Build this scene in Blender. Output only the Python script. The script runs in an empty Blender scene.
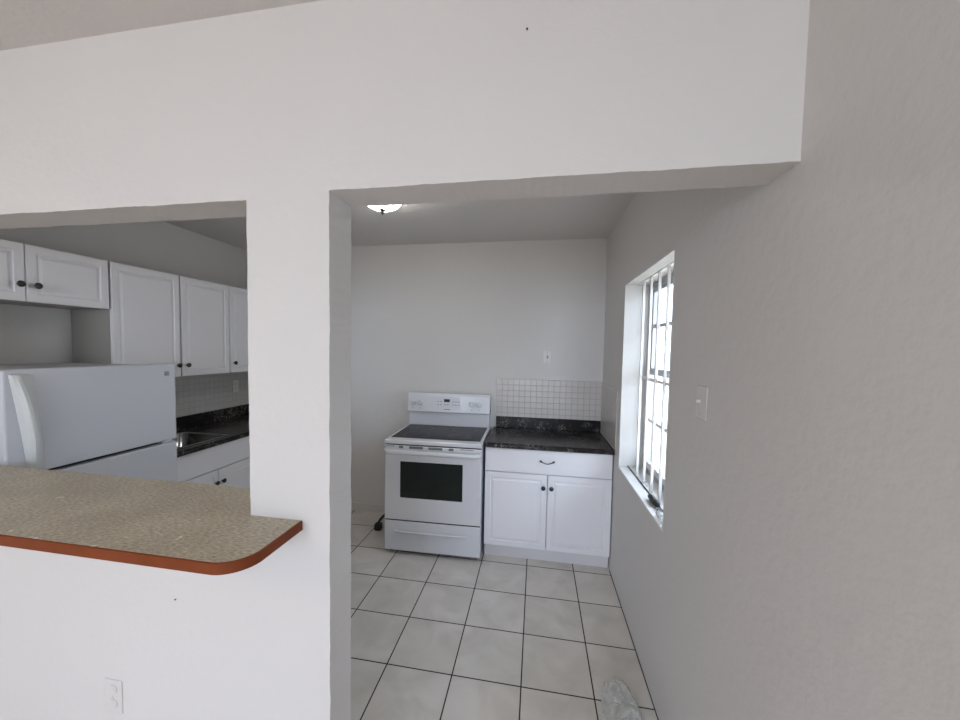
import bpy, bmesh, math, random
from mathutils import Vector, Matrix, noise
from mathutils.geometry import tessellate_polygon
PI = math.pi
S = bpy.context.scene
COL = S.collection
random.seed(7)

# ---------------------------------------------------------------- camera
cam_d = bpy.data.cameras.new('camera'); cam = bpy.data.objects.new('camera', cam_d); COL.objects.link(cam)
cr = Vector((0.98483249, 0.17268133, 0.01691491)); cu = Vector((-0.0256025, 0.04834, 0.998503)); cf = Vector((-0.17165361, 0.98388129, -0.05012637))
cu = cr.cross(cf).normalized()
M = Matrix((cr, cu, -cf)).transposed().to_4x4(); M.translation = (-0.5724, -0.9742, 1.6336)
cam.matrix_world = M
cam_d.sensor_width = 36; cam_d.lens = 373.05 / 960 * 36
cam_d.shift_x = (480 - 471.65) / 960; cam_d.shift_y = (366.8 - 360) / 960
cam_d.clip_start = .02
S.camera = cam

# ---------------------------------------------------------------- daylight and exposure
w = bpy.data.worlds.new('sky'); S.world = w; w.use_nodes = True
wn = w.node_tree; bg = wn.nodes['Background']
bg.inputs[0].default_value = (.82, .885, 1.12, 1); bg.inputs[1].default_value = 9.5
S.view_settings.view_transform = 'Standard'; S.view_settings.look = 'None'
S.view_settings.gamma = 1; S.view_settings.use_curve_mapping = False
S.view_settings.exposure = 0.0

def portal(name, loc, rot, sx, sy):
    l = bpy.data.lights.new(name, 'AREA'); l.shape = 'RECTANGLE'; l.size = sx; l.size_y = sy
    o = bpy.data.objects.new(name, l); o.location = loc; o.rotation_euler = rot; COL.objects.link(o)
    l.cycles.is_portal = True
# area light shines along local -Z
portal('daylight_portal_terrace', (-1.375, -4.02, 1.325), (PI/2, 0, 0), 2.45, 2.15)
portal('daylight_portal_kitchen', (.215, 1.23, 1.46), (0, PI/2, 0), 1.22, .9)

# ---------------------------------------------------------------- materials
def mat(name, col, rough=.5, metal=0, bump=0, scale=60, spec=.5, emit=None, es=0, detail=3, var=0, vscale=3):
    m = bpy.data.materials.new(name); m.use_nodes = True; nt = m.node_tree; N = nt.nodes; L = nt.links
    b = N['Principled BSDF']; b.inputs['Base Color'].default_value = (*col, 1)
    b.inputs['Roughness'].default_value = rough; b.inputs['Metallic'].default_value = metal
    b.inputs['Specular IOR Level'].default_value = spec
    if emit: b.inputs['Emission Color'].default_value = (*emit, 1); b.inputs['Emission Strength'].default_value = es
    tc = N.new('ShaderNodeTexCoord')
    if bump:
        n = N.new('ShaderNodeTexNoise'); n.inputs['Scale'].default_value = scale; n.inputs['Detail'].default_value = detail
        L.new(tc.outputs['Object'], n.inputs['Vector'])
        bp = N.new('ShaderNodeBump'); bp.inputs['Strength'].default_value = 1; bp.inputs['Distance'].default_value = bump
        L.new(n.outputs[0], bp.inputs['Height']); L.new(bp.outputs[0], b.inputs['Normal'])
    if var:
        n = N.new('ShaderNodeTexNoise'); n.inputs['Scale'].default_value = vscale; n.inputs['Detail'].default_value = 4
        L.new(tc.outputs['Object'], n.inputs['Vector'])
        r = N.new('ShaderNodeMix'); r.data_type = 'RGBA'
        r.inputs[6].default_value = (*[c*(1-var) for c in col], 1); r.inputs[7].default_value = (*[min(1, c*(1+var)) for c in col], 1)
        L.new(n.outputs[0], r.inputs[0]); L.new(r.outputs[2], b.inputs['Base Color'])
    return m

def plaster(name, col, d1=.004, s1=38):
    m = mat(name, col, .75, var=.025, vscale=1.5, spec=.25); nt = m.node_tree; N = nt.nodes; L = nt.links
    tc = [n for n in N if n.type == 'TEX_COORD'][0]
    n1 = N.new('ShaderNodeTexNoise'); n1.inputs['Scale'].default_value = s1; n1.inputs['Detail'].default_value = 2
    n2 = N.new('ShaderNodeTexNoise'); n2.inputs['Scale'].default_value = 5; n2.inputs['Detail'].default_value = 3
    n3 = N.new('ShaderNodeTexNoise'); n3.inputs['Scale'].default_value = 160
    for n in (n1, n2, n3): L.new(tc.outputs['Object'], n.inputs['Vector'])
    b1 = N.new('ShaderNodeBump'); b1.inputs['Distance'].default_value = d1; b1.inputs['Strength'].default_value = .28
    b2 = N.new('ShaderNodeBump'); b2.inputs['Distance'].default_value = .010; b2.inputs['Strength'].default_value = .16
    b3 = N.new('ShaderNodeBump'); b3.inputs['Distance'].default_value = .0006; b3.inputs['Strength'].default_value = .5
    L.new(n1.outputs[0], b1.inputs['Height']); L.new(n2.outputs[0], b2.inputs['Height']); L.new(n3.outputs[0], b3.inputs['Height'])
    L.new(b1.outputs[0], b2.inputs['Normal']); L.new(b2.outputs[0], b3.inputs['Normal'])
    L.new(b3.outputs[0], N['Principled BSDF'].inputs['Normal'])
    return m
WALL = plaster('wall_plaster', (.70, .685, .66))
WALLR = plaster('wall_plaster_coarse', (.655, .635, .61), .006, 30)
CEIL = plaster('ceiling_plaster', (.70, .675, .655), .006, 45)

def tile_mat(name, tile, grout, size, gw, ox, oy, axes=('X', 'Y'), rough=.25, marb=.12, bumpd=.0015):
    m = bpy.data.materials.new(name); m.use_nodes = True; nt = m.node_tree; N = nt.nodes; L = nt.links
    b = N['Principled BSDF']; b.inputs['Roughness'].default_value = rough
    tc = N.new('ShaderNodeTexCoord'); sp = N.new('ShaderNodeSeparateXYZ'); L.new(tc.outputs['Object'], sp.inputs[0])
    def math_(op, a, bb=None):
        n = N.new('ShaderNodeMath'); n.operation = op
        for i, v in enumerate((a, bb)):
            if v is None: continue
            if isinstance(v, (int, float)): n.inputs[i].default_value = v
            else: L.new(v, n.inputs[i])
        return n.outputs[0]
    ds = []; cells = []
    for ax, o in zip(axes, (ox, oy)):
        t = math_('DIVIDE', math_('SUBTRACT', sp.outputs[ax], o), size)
        f = math_('FRACT', t); ds.append(math_('MINIMUM', f, math_('SUBTRACT', 1.0, f))); cells.append(math_('FLOOR', t))
    d = math_('MINIMUM', ds[0], ds[1])
    g = math_('LESS_THAN', d, gw / size / 2)
    cx = N.new('ShaderNodeCombineXYZ'); L.new(cells[0], cx.inputs[0]); L.new(cells[1], cx.inputs[1])
    wn_ = N.new('ShaderNodeTexWhiteNoise'); L.new(cx.outputs[0], wn_.inputs['Vector'])
    va = N.new('ShaderNodeVectorMath'); va.operation = 'MULTIPLY_ADD'
    L.new(wn_.outputs['Color'], va.inputs[0]); va.inputs[1].default_value = (9, 9, 9); L.new(tc.outputs['Object'], va.inputs[2])
    n = N.new('ShaderNodeTexNoise'); n.inputs['Scale'].default_value = 4.5; n.inputs['Detail'].default_value = 6; n.inputs['Distortion'].default_value = .8
    L.new(va.outputs[0], n.inputs['Vector'])
    r = N.new('ShaderNodeValToRGB'); e = r.color_ramp.elements
    e[0].position = .3; e[0].color = (*[c*(1-marb) for c in tile[:2]], tile[2]*(1-marb*1.3), 1); e[1].position = .68; e[1].color = (*[min(1, c*(1+marb*.6)) for c in tile], 1)
    L.new(n.outputs[0], r.inputs[0])
    mx = N.new('ShaderNodeMix'); mx.data_type = 'RGBA'; L.new(g, mx.inputs[0]); L.new(r.outputs[0], mx.inputs[6]); mx.inputs[7].default_value = (*grout, 1)
    L.new(mx.outputs[2], b.inputs['Base Color'])
    rr = math_('ADD', math_('MULTIPLY', g, .5), rough); L.new(rr, b.inputs['Roughness'])
    bp = N.new('ShaderNodeBump'); bp.inputs['Distance'].default_value = bumpd; L.new(math_('SUBTRACT', 1.0, g), bp.inputs['Height']); L.new(bp.outputs[0], b.inputs['Normal'])
    return m
FLOOR = tile_mat('floor_tile', (.69, .65, .60), (.022, .014, .012), .3426, .0065, -.2657, 1.7997, rough=.27)
FLOORL = tile_mat('living_floor_tile', (.56, .43, .33), (.2, .15, .11), .45, .006, 0, 0, rough=.4)
TSP_B = tile_mat('backsplash_tile_back', (.60, .575, .54), (.42, .34, .33), .0515, .0035, -.928, 1.358, ('X', 'Z'), .25, .05, .0008)
TSP_R = tile_mat('backsplash_tile_side', (.60, .575, .54), (.42, .34, .33), .0515, .0035, 2.431, 1.358, ('Y', 'Z'), .25, .05, .0008)
TSP_L = tile_mat('backsplash_tile_left', (.62, .60, .57), (.50, .46, .44), .0515, .0035, 2.431, 1.38, ('Y', 'Z'), .25, .05, .0008)

def marble(name):
    m = mat(name, (.012, .011, .011), .22, spec=.22); nt = m.node_tree; N = nt.nodes; L = nt.links
    tc = [n for n in N if n.type == 'TEX_COORD'][0]
    n = N.new('ShaderNodeTexNoise'); n.inputs['Scale'].default_value = 15; n.inputs['Detail'].default_value = 6; n.inputs['Distortion'].default_value = 1.6
    L.new(tc.outputs['Object'], n.inputs['Vector'])
    r = N.new('ShaderNodeValToRGB'); e = r.color_ramp.elements
    e[0].position = .0; e[0].color = (.012, .011, .011, 1); e[1].position = .485; e[1].color = (.014, .012, .012, 1)
    for p, c in ((.5, (.42, .39, .36, 1)), (.512, (.02, .018, .017, 1)), (.62, (.05, .042, .038, 1)), (.66, (.012, .011, .011, 1))):
        x = e.new(p); x.color = c
    L.new(n.outputs[0], r.inputs[0])
    n2 = N.new('ShaderNodeTexNoise'); n2.inputs['Scale'].default_value = 9; L.new(tc.outputs['Object'], n2.inputs['Vector'])
    r2 = N.new('ShaderNodeValToRGB'); r2.color_ramp.elements[0].position = .42; r2.color_ramp.elements[1].position = .50; L.new(n2.outputs[0], r2.inputs[0])
    mx = N.new('ShaderNodeMix'); mx.data_type = 'RGBA'; mx.inputs[6].default_value = (.016, .014, .014, 1)
    L.new(r2.outputs[0], mx.inputs[0]); L.new(r.outputs[0], mx.inputs[7]); L.new(mx.outputs[2], N['Principled BSDF'].inputs['Base Color'])
    return m
MARBLE = marble('black_marble_laminate')

def speckle(name):
    m = mat(name, (.24, .215, .18), .38, spec=.4); nt = m.node_tree; N = nt.nodes; L = nt.links
    tc = [n for n in N if n.type == 'TEX_COORD'][0]
    mp = N.new('ShaderNodeMapping'); mp.inputs['Rotation'].default_value = (0, 0, .7); mp.inputs['Scale'].default_value = (1, 2.4, 1); L.new(tc.outputs['Object'], mp.inputs[0])
    n = N.new('ShaderNodeTexNoise'); n.inputs['Scale'].default_value = 70; n.inputs['Detail'].default_value = 5; L.new(mp.outputs[0], n.inputs['Vector'])
    r = N.new('ShaderNodeValToRGB'); e = r.color_ramp.elements
    e[0].position = .30; e[0].color = (.34, .30, .225, 1); e[1].position = .42; e[1].color = (.50, .445, .34, 1)
    for p, c in ((.55, (.60, .54, .42, 1)), (.68, (.74, .68, .55, 1))): x = e.new(p); x.color = c
    L.new(n.outputs[0], r.inputs[0])
    n2 = N.new('ShaderNodeTexNoise'); n2.inputs['Scale'].default_value = 5; n2.inputs['Detail'].default_value = 3; L.new(tc.outputs['Object'], n2.inputs['Vector'])
    r2 = N.new('ShaderNodeValToRGB'); r2.color_ramp.elements[0].position = .35; r2.color_ramp.elements[0].color = (.82, .80, .78, 1); r2.color_ramp.elements[1].position = .7
    L.new(n2.outputs[0], r2.inputs[0])
    mu = N.new('ShaderNodeMix'); mu.data_type = 'RGBA'; mu.blend_type = 'MULTIPLY'; mu.inputs[0].default_value = 1
    L.new(r.outputs[0], mu.inputs[6]); L.new(r2.outputs[0], mu.inputs[7])
    n3 = N.new('ShaderNodeTexNoise'); n3.inputs['Scale'].default_value = 16; n3.inputs['Detail'].default_value = 2; L.new(tc.outputs['Object'], n3.inputs['Vector'])
    r3 = N.new('ShaderNodeValToRGB'); r3.color_ramp.elements[0].position = .715; r3.color_ramp.elements[1].position = .73; L.new(n3.outputs[0], r3.inputs[0])
    mw = N.new('ShaderNodeMix'); mw.data_type = 'RGBA'; L.new(r3.outputs[0], mw.inputs[0]); L.new(mu.outputs[2], mw.inputs[6]); mw.inputs[7].default_value = (.85, .82, .75, 1)
    L.new(mw.outputs[2], N['Principled BSDF'].inputs['Base Color'])
    return m
LAMINATE = speckle('beige_speckled_laminate')
WOOD = mat('red_brown_wood_edge', (.20, .052, .018), .5, spec=.12, var=.3, vscale=9)
CAB = mat('white_cabinet', (.82, .81, .82), .36, spec=.4)
TOE = mat('toe_kick_paint', (.70, .68, .68), .5)
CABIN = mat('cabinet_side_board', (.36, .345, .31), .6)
ENAMEL = mat('white_enamel', (.74, .75, .78), .18, spec=.5)
ENAMELM = mat('white_enamel_satin', (.70, .71, .75), .35)
FRIDGEM = mat('fridge_white_textured', (.62, .64, .68), .42, bump=.0006, scale=420, spec=.35)
HANDM = mat('fridge_handle_white', (.66, .69, .68), .3)
GASKET = mat('dark_gap_rubber', (.02, .02, .025), .7)
BLACKM = mat('black_metal_knob', (.012, .011, .012), .3, spec=.6)
GLASSK = mat('black_ceramic_glass', (.007, .007, .009), .15, spec=.10, var=.3, vscale=5)
OVENG = mat('dark_oven_window', (.010, .016, .014), .06, spec=.5)
VENTM = mat('vent_grey', (.16, .18, .18), .5)
STEEL = mat('brushed_steel', (.36, .36, .36), .16, 1)
PLATE = mat('wall_plate_white', (.74, .73, .70), .4)
PLATEP = mat('painted_wall_plate', (.69, .675, .65), .6)
DARKHOLE = mat('slot_dark', (.06, .06, .06), .6)
FRAMEM = mat('window_frame_white', (.72, .72, .70), .4)
FRAMEG = mat('aluminium_window_frame_grey', (.40, .41, .41), .35, .3)
BARM = mat('painted_bar_white', (.80, .80, .78), .35)
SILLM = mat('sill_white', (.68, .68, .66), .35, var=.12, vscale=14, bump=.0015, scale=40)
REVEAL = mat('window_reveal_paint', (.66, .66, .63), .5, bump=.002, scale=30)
BASEB = mat('baseboard_paint', (.66, .65, .62), .5)
RUBBER = mat('black_rubber_cord', (.012, .012, .012), .45)
BADGE = mat('badge_grey', (.40, .40, .42), .3, .6)
GROUND = mat('outside_concrete', (.66, .56, .46), .8, var=.1, vscale=2)
OUTW = mat('outdoor_blocker_paint', (.68, .70, .66), .8)
LEAF = mat('hedge_green', (.11, .17, .07), .7, var=.5, vscale=20)
LAMPG = mat('lit_lamp_glass', (.9, .9, .88), .4, emit=(1.0, .97, .93), es=24)
LAMPW = mat('warm_fill_lamp_glass', (.9, .88, .84), .4, emit=(1.0, .82, .55), es=46)
BRONZE = mat('dark_bronze', (.02, .016, .013), .35, .6)

def glass_mat(name, tint=(.95, .98, .97), k=.07):
    m = bpy.data.materials.new(name); m.use_nodes = True; nt = m.node_tree; N = nt.nodes; L = nt.links
    N.remove(N['Principled BSDF']); t = N.new('ShaderNodeBsdfTransparent'); t.inputs[0].default_value = (*tint, 1)
    g = N.new('ShaderNodeBsdfGlossy'); g.inputs['Roughness'].default_value = .03
    mx = N.new('ShaderNodeMixShader'); mx.inputs[0].default_value = k
    L.new(t.outputs[0], mx.inputs[1]); L.new(g.outputs[0], mx.inputs[2]); L.new(mx.outputs[0], N['Material Output'].inputs[0])
    return m
GLASS = glass_mat('window_glass')
def plastic_mat():
    m = bpy.data.materials.new('crumpled_clear_plastic'); m.use_nodes = True; nt = m.node_tree; N = nt.nodes; L = nt.links
    b = N['Principled BSDF']; b.inputs['Base Color'].default_value = (.75, .76, .74, 1); b.inputs['Roughness'].default_value = .12
    t = N.new('ShaderNodeBsdfTransparent'); t.inputs[0].default_value = (.97, .97, .96, 1)
    lw = N.new('ShaderNodeLayerWeight'); lw.inputs[0].default_value = .35
    ma = N.new('ShaderNodeMath'); ma.operation = 'MULTIPLY_ADD'; L.new(lw.outputs['Facing'], ma.inputs[0]); ma.inputs[1].default_value = .5; ma.inputs[2].default_value = .24
    mx = N.new('ShaderNodeMixShader'); L.new(ma.outputs[0], mx.inputs[0]); L.new(t.outputs[0], mx.inputs[1]); L.new(b.outputs[0], mx.inputs[2])
    L.new(mx.outputs[0], N['Material Output'].inputs[0])
    return m
PLASTIC = plastic_mat()

# ---------------------------------------------------------------- helpers
def box(bm, x0, x1, y0, y1, z0, z1, bev=0, seg=2):
    vs = [bm.verts.new((x, y, z)) for x in (x0, x1) for y in (y0, y1) for z in (z0, z1)]
    F = [(0, 1, 3, 2), (4, 6, 7, 5), (0, 4, 5, 1), (2, 3, 7, 6), (0, 2, 6, 4), (1, 5, 7, 3)]
    fs = [bm.faces.new([vs[i] for i in f]) for f in F]
    if bev:
        es = list({e for f in fs for e in f.edges})
        bmesh.ops.bevel(bm, geom=es, offset=bev, segments=seg, affect='EDGES', profile=.5)
    return fs
def nbox(*a, bev=0, seg=2):
    bm = bmesh.new(); box(bm, *a, bev=bev, seg=seg); return bm
def lathe(bm, prof, c=(0, 0, 0), axis='Z', seg=28, closed=True):
    rings = []
    for r, h in prof:
        ring = []
        if r < 1e-6:
            p = {'Z': (0, 0, h), 'Y': (0, h, 0), 'X': (h, 0, 0)}[axis]
            ring = [bm.verts.new(Vector(c) + Vector(p))]
        else:
            for k in range(seg):
                a = 2*PI*k/seg; u, v = r*math.cos(a), r*math.sin(a)
                p = {'Z': (u, v, h), 'Y': (u, h, v), 'X': (h, u, v)}[axis]
                ring.append(bm.verts.new(Vector(c) + Vector(p)))
        rings.append(ring)
    for A, B in zip(rings, rings[1:]):
        for k in range(seg):
            q = [A[k % len(A)], A[(k+1) % len(A)], B[(k+1) % len(B)], B[k % len(B)]]
            u = []
            for v in q:
                if v not in u: u.append(v)
            if len(u) > 2:
                try: bm.faces.new(u)
                except ValueError: pass
    for ring in (rings[0], rings[-1]):
        if len(ring) > 2 and closed: bm.faces.new(ring)
    bmesh.ops.recalc_face_normals(bm, faces=bm.faces)
def tube(bm, pts, r, seg=10, flat=1.0, up=Vector((0, 0, 1))):
    pts = [Vector(p) for p in pts]; rings = []
    for i, p in enumerate(pts):
        t = (pts[min(i+1, len(pts)-1)] - pts[max(i-1, 0)]).normalized()
        s = t.cross(up)
        if s.length < 1e-3: s = t.cross(Vector((1, 0, 0)))
        s.normalize(); n = s.cross(t)
        rr = r[i] if isinstance(r, (list, tuple)) else r
        rings.append([bm.verts.new(p + s*rr*math.cos(2*PI*k/seg) + n*rr*flat*math.sin(2*PI*k/seg)) for k in range(seg)])
    for A, B in zip(rings, rings[1:]):
        for k in range(seg): bm.faces.new((A[k], A[(k+1) % seg], B[(k+1) % seg], B[k]))
    bm.faces.new(rings[0]); bm.faces.new(rings[-1])
    bmesh.ops.recalc_face_normals(bm, faces=bm.faces)
def spline(P, n=8):
    P = [Vector(p) for p in P]; out = []
    for i in range(len(P)-1):
        a, b, c, d = P[max(i-1, 0)], P[i], P[i+1], P[min(i+2, len(P)-1)]
        for k in range(n):
            t = k/n; out.append(.5*((2*b) + (c-a)*t + (2*a-5*b+4*c-d)*t*t + (3*b-a-3*c+d)*t**3))
    return out + [P[-1]]
def obj(name, bm, m, parent=None, bev=0, smooth=False, loc=None, kind=None, label=None):
    me = bpy.data.meshes.new(name)
    bmesh.ops.recalc_face_normals(bm, faces=bm.faces)
    bm.to_mesh(me); bm.free(); me.materials.append(m)
    o = bpy.data.objects.new(name, me); COL.objects.link(o)
    if parent: o.parent = parent
    if loc: o.location = loc
    if smooth:
        for p in me.polygons: p.use_smooth = True
    if bev:
        b = o.modifiers.new('bevel', 'BEVEL'); b.width = bev; b.segments = 2; b.limit_method = 'ANGLE'; b.angle_limit = math.radians(50)
    if kind: o['kind'] = kind
    if label: o['label'] = label
    return o
def struct(name, bm, m, parent=None, **k): return obj(name, bm, m, parent, kind=None if parent else 'structure', **k)
def tag(o, label, cat, group=None):
    o['label'] = label; o['category'] = cat
    if group: o['group'] = group
    return o
def thing(name, label, cat, loc=(0, 0, 0), rz=0, group=None):
    o = bpy.data.objects.new(name, None); o.empty_display_size = .05; COL.objects.link(o)
    o.location = loc; o.rotation_euler = (0, 0, rz); return tag(o, label, cat, group)

def wobble(poly, amp, seed, fixed=lambda a, b: False, step=.014):
    """subdivide an outline and make it slightly uneven, as hand-floated plaster edges are"""
    out = []
    n = len(poly)
    for i in range(n):
        a, b = poly[i], poly[(i+1) % n]; L_ = math.dist(a, b)
        k = 1 if fixed(a, b) else max(1, int(L_/step))
        for j in range(k):
            t = j/k; x = a[0]+(b[0]-a[0])*t; y = a[1]+(b[1]-a[1])*t
            if j and k > 1:
                nx, ny = (b[1]-a[1])/L_, -(b[0]-a[0])/L_
                d = amp*(noise.noise(Vector((x*11, y*11, 3))) + .45*noise.noise(Vector((x*60, y*60, seed+5))))
                x += nx*d; y += ny*d
            out.append((x, y))
    return out
def slab(loops, to3a, to3b, seeds=(1, 2), amp=0, fixed=lambda a, b: False):
    """solid panel with holes: loops of 2-D outlines, mapped to the front and the back face"""
    bm = bmesh.new(); faces = []
    for side, (f3, sd) in enumerate(zip((to3a, to3b), seeds)):
        L2 = [wobble(l, amp, sd, fixed) for l in loops]
        flat = [p for l in L2 for p in l]
        vs = [bm.verts.new(f3(*p)) for p in flat]
        tri = tessellate_polygon([[Vector((p[0], p[1], 0)) for p in l] for l in L2])
        for t in tri:
            try: bm.faces.new([vs[i] for i in t])
            except ValueError: pass
        faces.append((vs, L2))
    (va, L2), (vb, _) = faces; k = 0
    for l in L2:
        n = len(l)
        for i in range(n):
            a, b = k+i, k+(i+1) % n
            bm.faces.new((va[a], va[b], vb[b], vb[a]))
        k += n
    bmesh.ops.recalc_face_normals(bm, faces=bm.faces)
    return bm
def rect(a0, a1, b0, b1): return [(a0, b0), (a1, b0), (a1, b1), (a0, b1)]

# ---------------------------------------------------------------- the room
XL, YB, ZK, ZL = -3.528, 2.431, 2.597, 2.571
T = .1257
LX, LY = -4.3, -4.0
struct('floor', nbox(LX-.1, .22, .06, YB+.1, -.08, 0), FLOOR)
struct('floor', nbox(LX-.1, .22, LY-.1, .06, -.08, 0), FLOORL)
struct('ceiling', nbox(XL-.1, .22, .06, YB+.1, ZK, ZK+.1), CEIL)
struct('ceiling', nbox(LX-.1, .22, LY-.1, .06, ZL, ZL+.126), CEIL)
struct('wall_back', nbox(XL-.1, .22, YB, YB+.12, 0, ZK+.05), WALL)
struct('wall_left', nbox(XL-.12, XL, .06, YB+.12, 0, ZK+.05), WALL)
# middle wall between living room and kitchen: doorway, pass-through, short pier between them
XP, XO, ZB, ZO, ZBAR = -1.1531, -1.414, 2.0649, 2.0512, 1.1179
outline = [(LX, -.0), (XP, 0), (XP, ZB), (0.02, ZB), (0.02, ZL+.05), (LX, ZL+.05)]
hole = [(-3.15, ZBAR-.028), (XO, ZBAR-.028), (XO, ZO), (-3.15, ZO)]
fx = lambda a, b: (a[1] == b[1] and (a[1] < .01 or a[1] > ZL or abs(a[1]-ZBAR+.028) < 1e-6)) or (a[0] == b[0] and a[0] in (LX, .02, -3.15))
bm = slab([outline, hole], lambda x, z: (x, 0, z), lambda x, z: (x, T, z), (3.3, 7.7), .0026, fx)
struct('wall_middle', bm, WALL, bev=.004)
# right wall runs through both rooms, with the kitchen window opening
bm = slab([rect(LY-.1, YB+.1, 0, ZK+.05), rect(.772, 1.692, .834, 2.08)], lambda y, z: (0, y, z), lambda y, z: (.22, y, z), (4.1, 4.1), .002,
          lambda a, b: abs(a[1]-b[1]) > 1.5 or abs(a[0]-b[0]) > 3)
struct('wall_right', bm, WALLR, bev=.005)
# living room behind the camera, with the glazed terrace opening that lights it
struct('wall_front', slab([rect(LX-.1, .22, 0, ZL+.05), rect(-2.6, -.15, .25, 2.40)], lambda x, z: (x, LY, z), lambda x, z: (x, LY-.12, z)), WALL)
struct('wall_left_living', nbox(LX-.12, LX, LY-.1, .1, 0, ZL+.05), WALL)
for nm, a in (('baseboard_back', (XL+.0, -.945, YB-.012, YB, 0, .075)), ('baseboard_left', (XL, XL+.012, T, .2, 0, .075)), ('baseboard_middle', (LX, XP, -.011, 0, 0, .085))):
    struct(nm, nbox(*a, bev=.003), BASEB)
# tiled splashbacks
struct('trim_1', nbox(-.928, 0, YB-.007, YB, 1.0, 1.358), TSP_B)
struct('trim_2', nbox(-.007, 0, 1.80, YB-.007, .93, 1.345), TSP_R)
struct('trim_3', nbox(XL, XL+.007, 1.0, YB, 1.0, 1.385), TSP_L)

struct('trim_4', nbox(-.0045, 0, .0, 1.86, .0002, .0025), GASKET)      # dark open joint between floor tiles and right wall
# kitchen window in the right wall
w1 = bpy.data.objects.new('window_1', None); COL.objects.link(w1); w1['kind'] = 'structure'; w1.location = (.16, 1.232, .84)
def wbox(bm, x0, x1, y0, y1, z0, z1, bev=.002): box(bm, x0-.16, x1-.16, y0-1.232, y1-1.232, z0-.84, z1-.84, bev=bev, seg=1)
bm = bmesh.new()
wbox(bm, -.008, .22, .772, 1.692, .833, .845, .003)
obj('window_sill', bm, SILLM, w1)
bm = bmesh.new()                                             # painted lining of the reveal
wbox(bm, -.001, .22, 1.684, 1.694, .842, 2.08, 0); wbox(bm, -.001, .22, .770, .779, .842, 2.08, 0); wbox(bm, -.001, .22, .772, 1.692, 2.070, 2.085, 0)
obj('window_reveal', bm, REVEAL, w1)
bm = bmesh.new()
y0, y1, z0, z1 = .779, 1.684, .842, 2.07
for a in ((y0, y0+.035, z0, z1), (y1-.035, y1, z0, z1), (y0, y1, z0, z0+.05), (y0, y1, z1-.035, z1)): wbox(bm, .15, .20, *a)
obj('window_frame', bm, FRAMEG, w1)
bm = bmesh.new()
wbox(bm, .145, .175, y0+.035, y1-.035, 1.485, 1.525)
for z in (1.79,): wbox(bm, .150, .168, y0+.03, y1-.03, z-.011, z+.011)
wbox(bm, .158, .18, y1-.075, y1-.035, 1.52, z1-.03); wbox(bm, .158, .18, y0+.035, y0+.06, 1.52, z1-.03)
wbox(bm, .158, .18, y0+.03, y1-.03, z1-.06, z1-.03)
obj('window_sash', bm, FRAMEG, w1)
bm = bmesh.new()
wbox(bm, .140, .160, y1-.075, y1-.035, .89, 1.50); wbox(bm, .140, .160, y0+.035, y0+.06, .89, 1.50)
wbox(bm, .140, .160, y0+.03, y1-.03, .885, .925); wbox(bm, .142, .156, y0+.03, y1-.03, 1.182, 1.204)
wbox(bm, .138, .150, 1.44, 1.47, 1.52, 1.56)
obj('window_sash', bm, FRAMEM, w1)
bm = bmesh.new(); wbox(bm, .166, .170, y0+.05, y1-.05, 1.51, z1-.04, 0); wbox(bm, .148, .152, y0+.05, y1-.05, .90, 1.50, 0)
obj('window_pane', bm, GLASS, w1)
# terrace glazing behind the camera
w2 = bpy.data.objects.new('window_2', None); COL.objects.link(w2); w2['kind'] = 'structure'; w2.location = (-1.375, LY-.06, .1)
bm = bmesh.new()
for x in (-1.225, -.03, 1.165): box(bm, x, x+.06, -.03, .03, .15, 2.30)
box(bm, -1.225, 1.225, -.03, .03, .15, .21); box(bm, -1.225, 1.225, -.03, .03, 2.24, 2.30)
obj('window_frame', bm, FRAMEM, w2, bev=.002)
obj('window_pane', nbox(-1.17, 1.17, -.004, .004, .20, 2.25), GLASS, w2)

# security bars inside the window opening
g = thing('security_grille', 'white painted steel security bars inside the kitchen window opening', 'window bars', (.08, 1.232, .8455))
for y in (1.54, 1.385, 1.235, 1.09, .94):
    obj('bar', nbox(-.007, .007, y-.007-1.232, y+.007-1.232, .0005, 1.2195, bev=.0015), BARM, g)
obj('cross_rail', nbox(.0072, .0112, -.451, .318, .612, .628), BARM, g)
obj('top_rail', nbox(-.010, .010, -.451, .451, 1.220, 1.224), BARM, g)
obj('bottom_track', nbox(-.024, -.020, -.451, .451, .0005, .006), GASKET, g)

# outside the windows
struct('ground', nbox(-14, 12, -16, 14, -.20, -.10), GROUND)
struct('added_sky_blocker', nbox(.22, .95, LY-.2, YB+.3, 2.42, 2.56), OUTW)  # added overhang out of view, cuts sky light entering the kitchen window
tag(obj('added_light_wall', nbox(2.4, 2.6, -3, 9, -.1, 2.3), OUTW, bev=.01), 'pale wall added outside the kitchen window to cut its sky light', 'wall')  # added wall, blocks low sky and tones down the kitchen window light
# ---------------------------------------------------------------- breakfast bar top in the pass-through
bar = thing('breakfast_bar', 'beige speckled laminate bar top with rounded corner and red-brown wooden edge', 'bar counter', (-2.2, 0, ZBAR))
def bar_outline(inset):
    x1, yf, yb, r = -1.240-inset, -.240+inset, .186, .080-inset
    pts = [(-3.15, yf)]
    c = (x1-r, yf+r)
    for k in range(13):
        a = -PI/2 + PI/2*k/12; pts.append((c[0]+r*math.cos(a), c[1]+r*math.sin(a)))
    pts += [(x1, -.0005), (XO-.001, -.0005), (XO-.001, .1)]
    pts += [(XO-.001, T), (XO-.12, yb), (-2.72, yb), (-3.149, yb)]
    return pts
def prism(pts, z0, z1, off=(2.2, 0, 0)):
    bm = bmesh.new(); n = len(pts)
    A = [bm.verts.new((x+off[0], y, z0)) for x, y in pts]; B = [bm.verts.new((x+off[0], y, z1)) for x, y in pts]
    bm.faces.new(A); bm.faces.new(B)
    for i in range(n): bm.faces.new((A[i], A[(i+1) % n], B[(i+1) % n], B[i]))
    return bm
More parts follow.
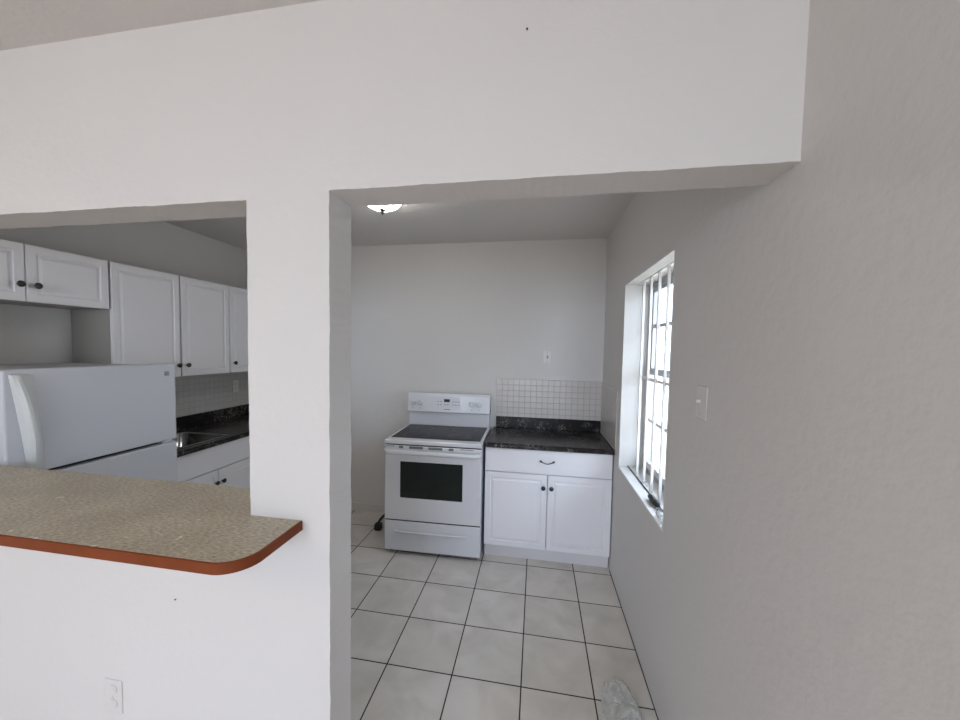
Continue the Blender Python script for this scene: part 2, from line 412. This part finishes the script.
obj('counter_top', prism(bar_outline(.004), -.0272, 0), LAMINATE, bar)
bo, bi = bar_outline(0)[:15], bar_outline(.004)[:15]
bm = bmesh.new(); rows = []
for (a, b) in zip(bo, bi):
    rows.append([bm.verts.new((a[0]+2.2, a[1], -.0278)), bm.verts.new((a[0]+2.2, a[1], -.001)), bm.verts.new((b[0]+2.2, b[1], .0006)), bm.verts.new((b[0]+2.2, b[1], -.0278))])
for A, B in zip(rows, rows[1:]):
    for k in range(4): bm.faces.new((A[k], A[(k+1) % 4], B[(k+1) % 4], B[k]))
bm.faces.new(rows[0]); bm.faces.new(rows[-1])
obj('edge_band', bm, WOOD, bar, label='red-brown wooden edge strip')

# ---------------------------------------------------------------- cabinet helpers (front faces -y, local origin at base left back... x to the right)
def panel(w, h, t=.019, fr=.052, raised=True):
    """raised-panel door, lower-left corner at origin, front at y=0, body behind"""
    bm = bmesh.new(); box(bm, 0, w, 0, t, 0, h)
    bm.faces.ensure_lookup_table()
    f = [f for f in bm.faces if abs(f.calc_center_median().y) < 1e-6][0]
    es = list(f.edges)
    bmesh.ops.bevel(bm, geom=es, offset=.004, segments=2, affect='EDGES')
    if raised:
        f = max((f for f in bm.faces if abs(f.normal.y) > .99 and f.calc_center_median().y < 1e-4), key=lambda f: f.calc_area())
        for th, dp in ((fr, 0), (.005, -.006), (.009, 0), (.022, .005)):
            r = bmesh.ops.inset_region(bm, faces=[f], thickness=th, depth=0)
            if dp: bmesh.ops.translate(bm, verts=list(f.verts), vec=(0, -dp, 0))
    return bm
def knob_bm():
    bm = bmesh.new(); lathe(bm, [(.006, 0), (.0055, -.012), (.013, -.016), (.017, -.021), (.016, -.027), (.008, -.030), (0, -.0305)], axis='Y', seg=18); return bm
def base_cab(t, W, doors, drawer=True, D=.585, knobs='c', pull=False, h=.875):
    """body y 0..D (front of body at y=0, doors in front), doors: list of (x0, x1, knobside)"""
    bm = bmesh.new()
    box(bm, 0, .018, 0, D, .10, h); box(bm, W-.018, W, 0, D, .10, h); box(bm, .018, W-.018, 0, D, .10, .118); box(bm, .018, W-.018, D-.01, D, .118, h)
    box(bm, .018, W-.018, .0, .018, h-.03, h); box(bm, .018, W-.018, 0, .018, .68, .70)
    obj('body', bm, CAB, t)
    obj('toe_kick', nbox(.002, W-.002, .030, D, 0, .0995), TOE, t)
    if drawer:
        d = obj('drawer', panel(W-.006, .178, raised=False), CAB, t, loc=(.003, -.020, .694))
        if pull:
            bm = bmesh.new(); c = (W-.006)/2
            P = spline([(c-.052, 0, .101), (c-.046, -.016, .1), (c-.03, -.022, .093), (c, -.024, .086), (c+.03, -.022, .093), (c+.046, -.016, .1), (c+.052, 0, .101)], 5)
            n = len(P); tube(bm, P, [.0035+.0045*math.exp(-((abs(i/(n-1)-.5)-.36)/.09)**2) for i in range(n)], 8)
            obj('handle', bm, BLACKM, d, smooth=True, label='black bow handle')
    for x0, x1, ks in doors:
        d = obj('door', panel(x1-x0, .578), CAB, t, loc=(x0, -.020, .108))
        kx = {'r': (x1-x0)-.028, 'l': .028}[ks]
        obj('knob', knob_bm(), BLACKM, d, smooth=True, loc=(kx, 0, .485), label='round black knob')
def wall_cab(t, W, H, doors, D=.305, open_=None, kz=.085):
    bm = bmesh.new(); box(bm, 0, W, 0, D, 0, H); obj('body', bm, CABIN, t, bev=.001)
    for x0, x1, ks in doors:
        d = obj('door', panel(x1-x0, H-.006), CAB, t, loc=(x0, -.020, .003))
        kx = {'r': (x1-x0)-.030, 'l': .034}[ks]
        obj('knob', knob_bm(), BLACKM, d, smooth=True, loc=(kx, 0, kz), label='round black knob')

# right-hand base cabinet, worktop
t = thing('base_cabinet', 'white two-door base cabinet with one drawer, beside the stove', 'kitchen cabinet', (-.947, 1.864, 0))
base_cab(t, .941, [(.003, .474, 'r'), (.478, .939, 'l')], pull=True, D=.562)
wt = thing('worktop', 'black marbled worktop beside the stove under the pink-grouted tiles', 'worktop', (-.9496, 1.8226, .878))
obj('slab', nbox(0, .9486, 0, .605, 0, .037, bev=.006), MARBLE, wt)
obj('upstand', nbox(.022, .9406, .583, .6005, .0375, .137, bev=.003), MARBLE, wt)

# left-hand run: cabinets face +x (local x -> world +y, local -y -> world +x)
RL = PI/2
t = thing('base_cabinet', 'white base cabinet with false drawer front under the sink', 'kitchen cabinet', (-2.937, 1.005, 0), RL)
base_cab(t, .873, [(.003, .422, 'r'), (.426, .870, 'l')], D=.575)
t = thing('base_cabinet', 'white corner base cabinet behind the middle pier, right of the sink', 'kitchen cabinet', (-2.937, 1.880, 0), RL)
base_cab(t, .548, [(.003, .545, 'l')], D=.575)
wl = thing('worktop', 'black marbled worktop around the steel sink on the left wall', 'worktop', (-2.896, 1.002, .878), RL)
# hole for the basin: local x = y-1.002 ; local y = -(x+2.896)
SX0, SX1, SY0, SY1 = .055, .565, .075, .475
bm = slab([rect(0, 1.427, 0, .624), rect(SX0, SX1, SY0, SY1)], lambda x, y: (x, y, .037), lambda x, y: (x, y, 0))
obj('slab', bm, MARBLE, wl, bev=.004)
obj('upstand', nbox(0, 1.427, .606, .624, .0375, .137, bev=.003), MARBLE, wl)
sk = thing('kitchen_sink', 'stainless steel sink basin set in the black worktop by the fridge', 'sink', (-2.896, 1.002, .9165), RL)
bm = bmesh.new()
def rr(x0, x1, y0, y1, r, z, n=6):
    out = []
    for cx, cy, a0 in ((x1-r, y0+r, -PI/2), (x1-r, y1-r, 0), (x0+r, y1-r, PI/2), (x0+r, y0+r, PI)):
        for k in range(n+1): a = a0+PI/2*k/n; out.append(bm.verts.new((cx+r*math.cos(a), cy+r*math.sin(a), z)))
    return out
loops = [rr(SX0-.02, SX1+.02, SY0-.02, SY1+.02, .03, 0), rr(SX0-.018, SX1+.018, SY0-.018, SY1+.018, .03, .003), rr(SX0+.008, SX1-.008, SY0+.008, SY1-.008, .05, .003),
         rr(SX0+.012, SX1-.012, SY0+.012, SY1-.012, .05, -.005), rr(SX0+.022, SX1-.022, SY0+.022, SY1-.022, .05, -.15), rr(SX0+.05, SX1-.05, SY0+.05, SY1-.05, .04, -.165)]
for A, B in zip(loops, loops[1:]):
    for k in range(len(A)): bm.faces.new((A[k], A[(k+1) % len(A)], B[(k+1) % len(A)], B[k]))
bm.faces.new(loops[-1])
obj('basin', bm, STEEL, sk, smooth=True)
bm = bmesh.new(); lathe(bm, [(.042, -.1645), (.042, -.162), (.03, -.1615), (.028, -.164), (0, -.164)], c=((SX0+SX1)/2, (SY0+SY1)/2, 0)); obj('drain', bm, STEEL, sk, smooth=True)

# wall cabinets
XU = -3.225
t = thing('wall_cabinet', 'short white two-door wall cabinet above the fridge', 'kitchen cabinet', (XU, .172, 1.836), RL)
wall_cab(t, .774, .302, [(.003, .385, 'r'), (.389, .771, 'l')], D=.296, kz=.085)
G = None
for y, wd, ks, lb in ((.952, .460, 'r', 'tall white wall cabinet right beside the short cabinet over the fridge'),
                      (1.417, .448, 'l', 'middle tall white wall cabinet above the left worktop'),
                      (1.867, .556, 'l', 'tall white wall cabinet furthest from the fridge, partly behind the pier')):
    t = thing('wall_cabinet', lb, 'kitchen cabinet', (XU, y, 1.380), RL)
    wall_cab(t, wd, .758, [(.003, wd-.003, ks)], D=.296)

# ---------------------------------------------------------------- fridge
FX, FY0, FY1 = -2.75, .205, .949
fr = thing('refrigerator', 'white top-freezer refrigerator behind the bar top', 'refrigerator', (FX, FY0, 0), RL)   # local x 0..W along +y, local y depth away
W = FY1-FY0
obj('body', nbox(.002, W-.002, .066, .74, .03, 1.498, bev=.006), FRIDGEM, fr)
obj('gasket', nbox(.012, W-.012, .05, .0665, .08, 1.49), GASKET, fr)
fd = obj('freezer_door', nbox(0, W+.012, 0, .052, 1.048, 1.510, bev=.009, seg=3), FRIDGEM, fr)
rd = obj('fridge_door', nbox(0, W+.012, 0, .052, .07, 1.032, bev=.009, seg=3), FRIDGEM, fr)
obj('hinge', nbox(W-.075, W-.012, .010, .05, 1.035, 1.047, bev=.002), ENAMEL, fr)
obj('base_grille', nbox(.02, W-.02, .03, .066, .0, .065), VENTM, fr)
obj('badge', nbox(W-.060, W-.032, -.0015, .0005, 1.438, 1.464), BADGE, fd, label='small square grey badge')
def handle(bm, z0, z1, flip):
    """bowed grip; q = 0 at the end next to the door gap, 1 at the far end"""
    n = 24; rings = []
    for i in range(n+1):
        s = i/n; z = z0+(z1-z0)*s; q = s if not flip else 1-s
        b = .004+.046*max(0, math.sin(PI*min(1, max(0, s*.96+.02))))**.6
        rg = .090-.048*q**1.3; xr = .130-.028*q
        prof = [(rg-.026, 0), (rg-.020, -b*.75), (rg-.008, -b), (rg+.004, -b*.98), (rg+.016, -b*.80), (xr, 0)]
        rings.append([bm.verts.new((x, y, z)) for x, y in prof])
    for A, B in zip(rings, rings[1:]):
        for k in range(5): bm.faces.new((A[k], A[k+1], B[k+1], B[k]))
        bm.faces.new((A[5], A[0], B[0], B[5]))
    bm.faces.new(rings[0]); bm.faces.new(rings[-1])
bm = bmesh.new(); handle(bm, 1.055, 1.49, False); obj('handle', bm, HANDM, fd, smooth=False, bev=.004, label='long bowed white handle')
bm = bmesh.new(); handle(bm, .60, 1.028, True); obj('handle', bm, HANDM, rd, bev=.004, label='long bowed white handle')

# ---------------------------------------------------------------- stove
SW = .766
st = thing('stove', 'white freestanding electric stove with black glass cooktop', 'stove', (-1.726, 1.744, 0), .024)
bm = bmesh.new(); box(bm, .004, SW-.004, .035, .63, .035, .879, bev=.003)
obj('body', bm, ENAMELM, st)
for x in (.04, SW-.04):
    for y in (.07, .58):
        bm = bmesh.new(); lathe(bm, [(.016, 0), (.018, .008), (.008, .01), (.008, .036)], c=(x, y, 0), seg=14); obj('foot', bm, RUBBER, st)
ct = obj('cooktop', nbox(0, SW, -.004, .60, .880, .914, bev=.008, seg=3), ENAMEL, st)
obj('glass_top', nbox(.024, SW-.024, .075, .575, .9142, .9165, bev=.001), GLASSK, ct, label='black ceramic glass cooking surface')
for x, y, r in ((.20, .20, .105), (.56, .20, .085), (.20, .45, .075), (.56, .45, .105)):
    bm = bmesh.new(); lathe(bm, [(r, .9166), (r, .9168), (r-.002, .9168), (r-.002, .9166)], c=(x, y, 0), seg=48, closed=False)
    obj('burner_ring', bm, VENTM, ct)
# backguard: lower riser and thicker control head
bg_ = obj('backguard', nbox(.006, SW-.006, .575, .655, .915, 1.04, bev=.006), ENAMELM, st)
bm = bmesh.new()
pr_ = [(.552, 1.040), (.547, 1.050), (.562, 1.196), (.575, 1.214), (.66, 1.214), (.66, 1.034), (.585, 1.034)]
A = [bm.verts.new((.002, y, z)) for y, z in pr_]; B = [bm.verts.new((SW-.002, y, z)) for y, z in pr_]
bm.faces.new(A); bm.faces.new(B)
for i in range(len(pr_)): bm.faces.new((A[i], A[(i+1) % len(pr_)], B[(i+1) % len(pr_)], B[i]))
cp = obj('control_panel', bm, ENAMEL, st, bev=.006)
tilt = math.atan2(.014, .134)
def on_panel(bm, x0, x1, z0, z1, t0, t1):
    """box on the sloped head; z measured up from 1.062"""
    n0 = len(bm.verts); box(bm, x0, x1, -t1, -t0, z0, z1)
    for v in list(bm.verts)[n0:]:
        v.co = Matrix.Rotation(-tilt, 3, 'X') @ v.co + Vector((0, .548, 1.062))
def pan(name, m, *a, label=None):
    bm = bmesh.new(); on_panel(bm, *a); return obj(name, bm, m, cp, label=label)
pan('touch_panel', ENAMELM, .262, .500, .022, .122, .0, .0015)
pan('clock_display', GASKET, .345, .398, .078, .104, .0015, .003, label='small black clock display')
for x in (.285, .310, .425, .450, .475):
    for z in (.05, .078): pan('touch_button', VENTM, x, x+.012, z, z+.006, .0015, .0022)
for x in (.35, .375): pan('touch_button', VENTM, x, x+.012, .05, .056, .0015, .0022)
pan('name_mark', VENTM, .345, .405, .008, .014, .0, .0008)
for x in (.055, .127, .60, .668): pan('dial_mark', VENTM, x-.004, x+.004, .012, .018, 0, .0008)
for x in (.055, .127, .60, .668):
    bm = bmesh.new()
    lathe(bm, [(.026, 0), (.026, -.006), (.021, -.010), (.019, -.024), (.016, -.028), (0, -.028)], axis='Y', seg=24)
    box(bm, -.004, .004, -.036, -.022, -.019, .019, bev=.0015)
    k = obj('knob', bm, ENAMEL, cp, smooth=False, loc=(x, .548+.007, 1.062+.066), bev=0); k.rotation_euler = (-tilt, 0, 0)
# oven door
od = obj('oven_door', nbox(.003, SW-.003, -.002, .034, .282, .872, bev=.006, seg=3), ENAMEL, st)
obj('oven_window', nbox(.130, .622, -.0035, .002, .462, .748, bev=.001), OVENG, od, label='dark oven window')
bm = bmesh.new(); n = 28; P = []
for i in range(n+1):
    s = i/n; x = .012+(SW-.024)*s; e = min(s, 1-s)
    P.append((x, -.004-.036*min(1, (e/.06))**.5, .828))
tube(bm, P, .019, 12, flat=1.0); obj('door_handle', bm, ENAMEL, od, smooth=True, label='full-width white bar handle')
for x0, x1 in ((.118, .152), (.200, .310), (.352, .462), (.512, .548)): obj('vent_slot', nbox(x0, x1, -.0032, .002, .850, .869), VENTM, od)
for x0, x1 in ((.016, .085), (.60, .70)): obj('vent_groove', nbox(x0, x1, -.0028, .002, .862, .866), GASKET, od)
obj('top_gap', nbox(.006, SW-.006, .004, .034, .872, .8795), GASKET, st)
# storage drawer with a long finger groove
bm = bmesh.new(); box(bm, .003, SW-.003, 0, .034, .036, .272, bev=.005, seg=2)
dr = obj('storage_drawer', bm, ENAMEL, st)
obj('drawer_gap', nbox(.006, SW-.006, .006, .034, .2725, .2818), GASKET, st)
bm = bmesh.new(); P = [(.092, -.002, .196), (.100, -.010, .196), (.13, -.012, .194), (.38, -.012, .191), (.63, -.012, .194), (.660, -.010, .196), (.668, -.002, .196)]
tube(bm, spline(P, 8), .009, 10); obj('drawer_handle', bm, ENAMEL, dr, smooth=True)

# power cord lying beside the stove
cd = None; cdo = Vector((-1.87+1.72, 2.1-1.748, 0))
bm = bmesh.new(); tube(bm, spline([(.19, .33, .16), (.14, .28, .14), (.06, .16, .125), (.0, .08, .115), (-.035, .03, .085), (-.045, 0, .055)], 6), .011, 10); cab_ = obj('power_cord', bm, RUBBER, st, smooth=True, loc=cdo, label='black power cord')
bm = bmesh.new(); box(bm, -.075, -.012, -.028, .028, .0, .062, bev=.012, seg=3); obj('plug', bm, RUBBER, cab_)

# ---------------------------------------------------------------- ceiling light
def ceiling_lamp(loc, label, glass, R0):
    cl = thing('ceiling_light', label, 'ceiling light', loc)
    bm = bmesh.new(); lathe(bm, [(R0+.012, 0), (R0+.014, -.012), (R0+.006, -.024), (R0-.004, -.026)], seg=40); obj('ceiling_pan', bm, BRONZE, cl, smooth=True)
    bm = bmesh.new()
    lathe(bm, [(R0*math.sin(a), -.026-.076*math.cos(a)) for a in [PI/2*(1-k/12) for k in range(12)]]+[(0, -.102)], seg=40, closed=False)
    obj('glass_dome', bm, glass, cl, smooth=True)
    bm = bmesh.new(); lathe(bm, [(0, -.098), (.020, -.100), (.021, -.106), (.009, -.112), (.011, -.118), (.006, -.130), (0, -.136)], seg=18); obj('finial', bm, BRONZE, cl, smooth=True)
ceiling_lamp((-1.556, 1.29, ZK), 'lit white glass dome ceiling light with dark finial in the kitchen', LAMPG, .127)
ceiling_lamp((-2.3, -2.3, ZL), 'added warm fill lamp, a glass dome out of view on the living room ceiling', LAMPW, .16)  # added lamp behind the camera, brings warm light to the upper walls

# ---------------------------------------------------------------- outlets and switches (built facing -y)
def plate(name, label, cat, loc, rz, kind, m=PLATE, w=.072, h=.116):
    t = thing(name, label, cat, loc, rz)
    obj('plate', nbox(-w/2, w/2, -(.0065 if m is PLATE else .003), 0, -h/2, h/2, bev=.0025), m, t)
    if kind == 'toggle':
        bm = bmesh.new(); box(bm, -.006, .006, -.0075, -.006, -.013, .013); obj('slot', bm, DARKHOLE if m is PLATE else m, t)
        bm = bmesh.new(); box(bm, -.004, .004, -.019, -.0062, .0, .011, bev=.001); o = obj('toggle', bm, m, t)
    else:
        q0 = -.006 if m is PLATE else -.0025
        for dz in (-.025, .025):
            bm = bmesh.new(); lathe(bm, [(.017, q0), (.017, q0-.003), (.015, q0-.0035), (0, q0-.0035)], axis='Y', seg=20, c=(0, 0, dz)); s = obj('socket', bm, m, t)
            for dx in (-.0065, .005): obj('slot', nbox(dx, dx+.0018, q0-.0042, q0-.003, dz-.002, dz+.007), DARKHOLE if m is PLATE else m, s)
    for dz in ((-.042, .042) if kind == 'toggle' else (0,)):
        bm = bmesh.new(); lathe(bm, [(.003, -.0062), (.003, -.0078), (0, -.0080)], axis='Y', seg=10, c=(0, 0, dz))
        obj('screw', bm, STEEL if m is PLATE else m, t)
    return t
plate('wall_switch', 'small white plate on the back wall above the tiled splashback', 'switch', (-.480, YB, 1.567), 0, 'toggle')
plate('light_switch', 'painted light switch on the right wall, nearer than the window', 'switch', (0, .442, 1.457), -PI/2, 'toggle', PLATEP, .082)
plate('power_outlet', 'white outlet on the tiles under the left wall cabinets', 'outlet', (XL+.007, 2.262, 1.218), PI/2, 'outlet')
plate('power_outlet', 'painted-over outlet low on the wall below the bar top', 'outlet', (-1.942, 0, .448), 0, 'outlet', PLATEP)

# small nails in the middle wall
for (x, z), lb in (((-.617, 2.425), 'tiny dark nail high above the doorway'), ((-1.687, .818), 'tiny dark nail below the bar top')):
    bm = bmesh.new(); lathe(bm, [(.0012, 0), (.0012, -.003), (.0024, -.0034), (.0024, -.0044), (0, -.0046)], axis='Y', seg=10)
    tag(obj('nail', bm, BRONZE, loc=(x, 0, z)), lb, 'nail')

# ---------------------------------------------------------------- things on the sill and on the floor
t = thing('hand_tool', 'black-gripped tool with bent wire end lying on the window sill', 'tool', (.040, 1.025, .8455))
bm = bmesh.new(); tube(bm, [(0, .095, .014), (0, .088, .017), (.002, .06, .019), (.002, .02, .018), (.004, -.02, .016), (.004, -.032, .013)], [.006, .013, .0165, .0165, .014, .008], 14)
obj('grip', bm, RUBBER, t, smooth=True)
bm = bmesh.new(); tube(bm, spline([(.004, -.03, .013), (.008, -.05, .012), (.016, -.075, .010), (.010, -.10, .012), (-.006, -.095, .010), (-.010, -.07, .006), (-.004, -.05, .005), (.006, -.062, .004)], 6), .0022, 8)
obj('wire', bm, STEEL, t, smooth=True)

def crumple(name, label, loc, dims, seed, fold=.25, sub=5):
    bm = bmesh.new(); bmesh.ops.create_icosphere(bm, subdivisions=sub, radius=1)
    o3 = Vector((seed, seed*2.1, 0))
    for v in bm.verts:
        p = v.co.copy()
        d = 1 + fold*(.5-2*abs(noise.noise(p*1.3+o3))) + fold*.5*(.3-abs(noise.noise(p*3.1+o3))) + .25*noise.noise(p*.9+o3)
        q = p*d; q.x *= dims[0]; q.y *= dims[1]; q.z = max(0.001, (q.z*dims[2]+dims[2]*.8)); v.co = q
    o = obj(name, bm, PLASTIC, loc=loc, smooth=True); return tag(o, label, 'plastic wrap')
crumple('plastic_bag', 'crumpled clear plastic bag on the floor tiles by the right wall', (-.163, .695, 0), (.068, .12, .05), 3.1, .5)
crumple('plastic_wrap', 'small crumpled scrap of clear plastic at the near end of the window sill', (.030, .865, .8455), (.022, .06, .012), 8.2, .5, 4)
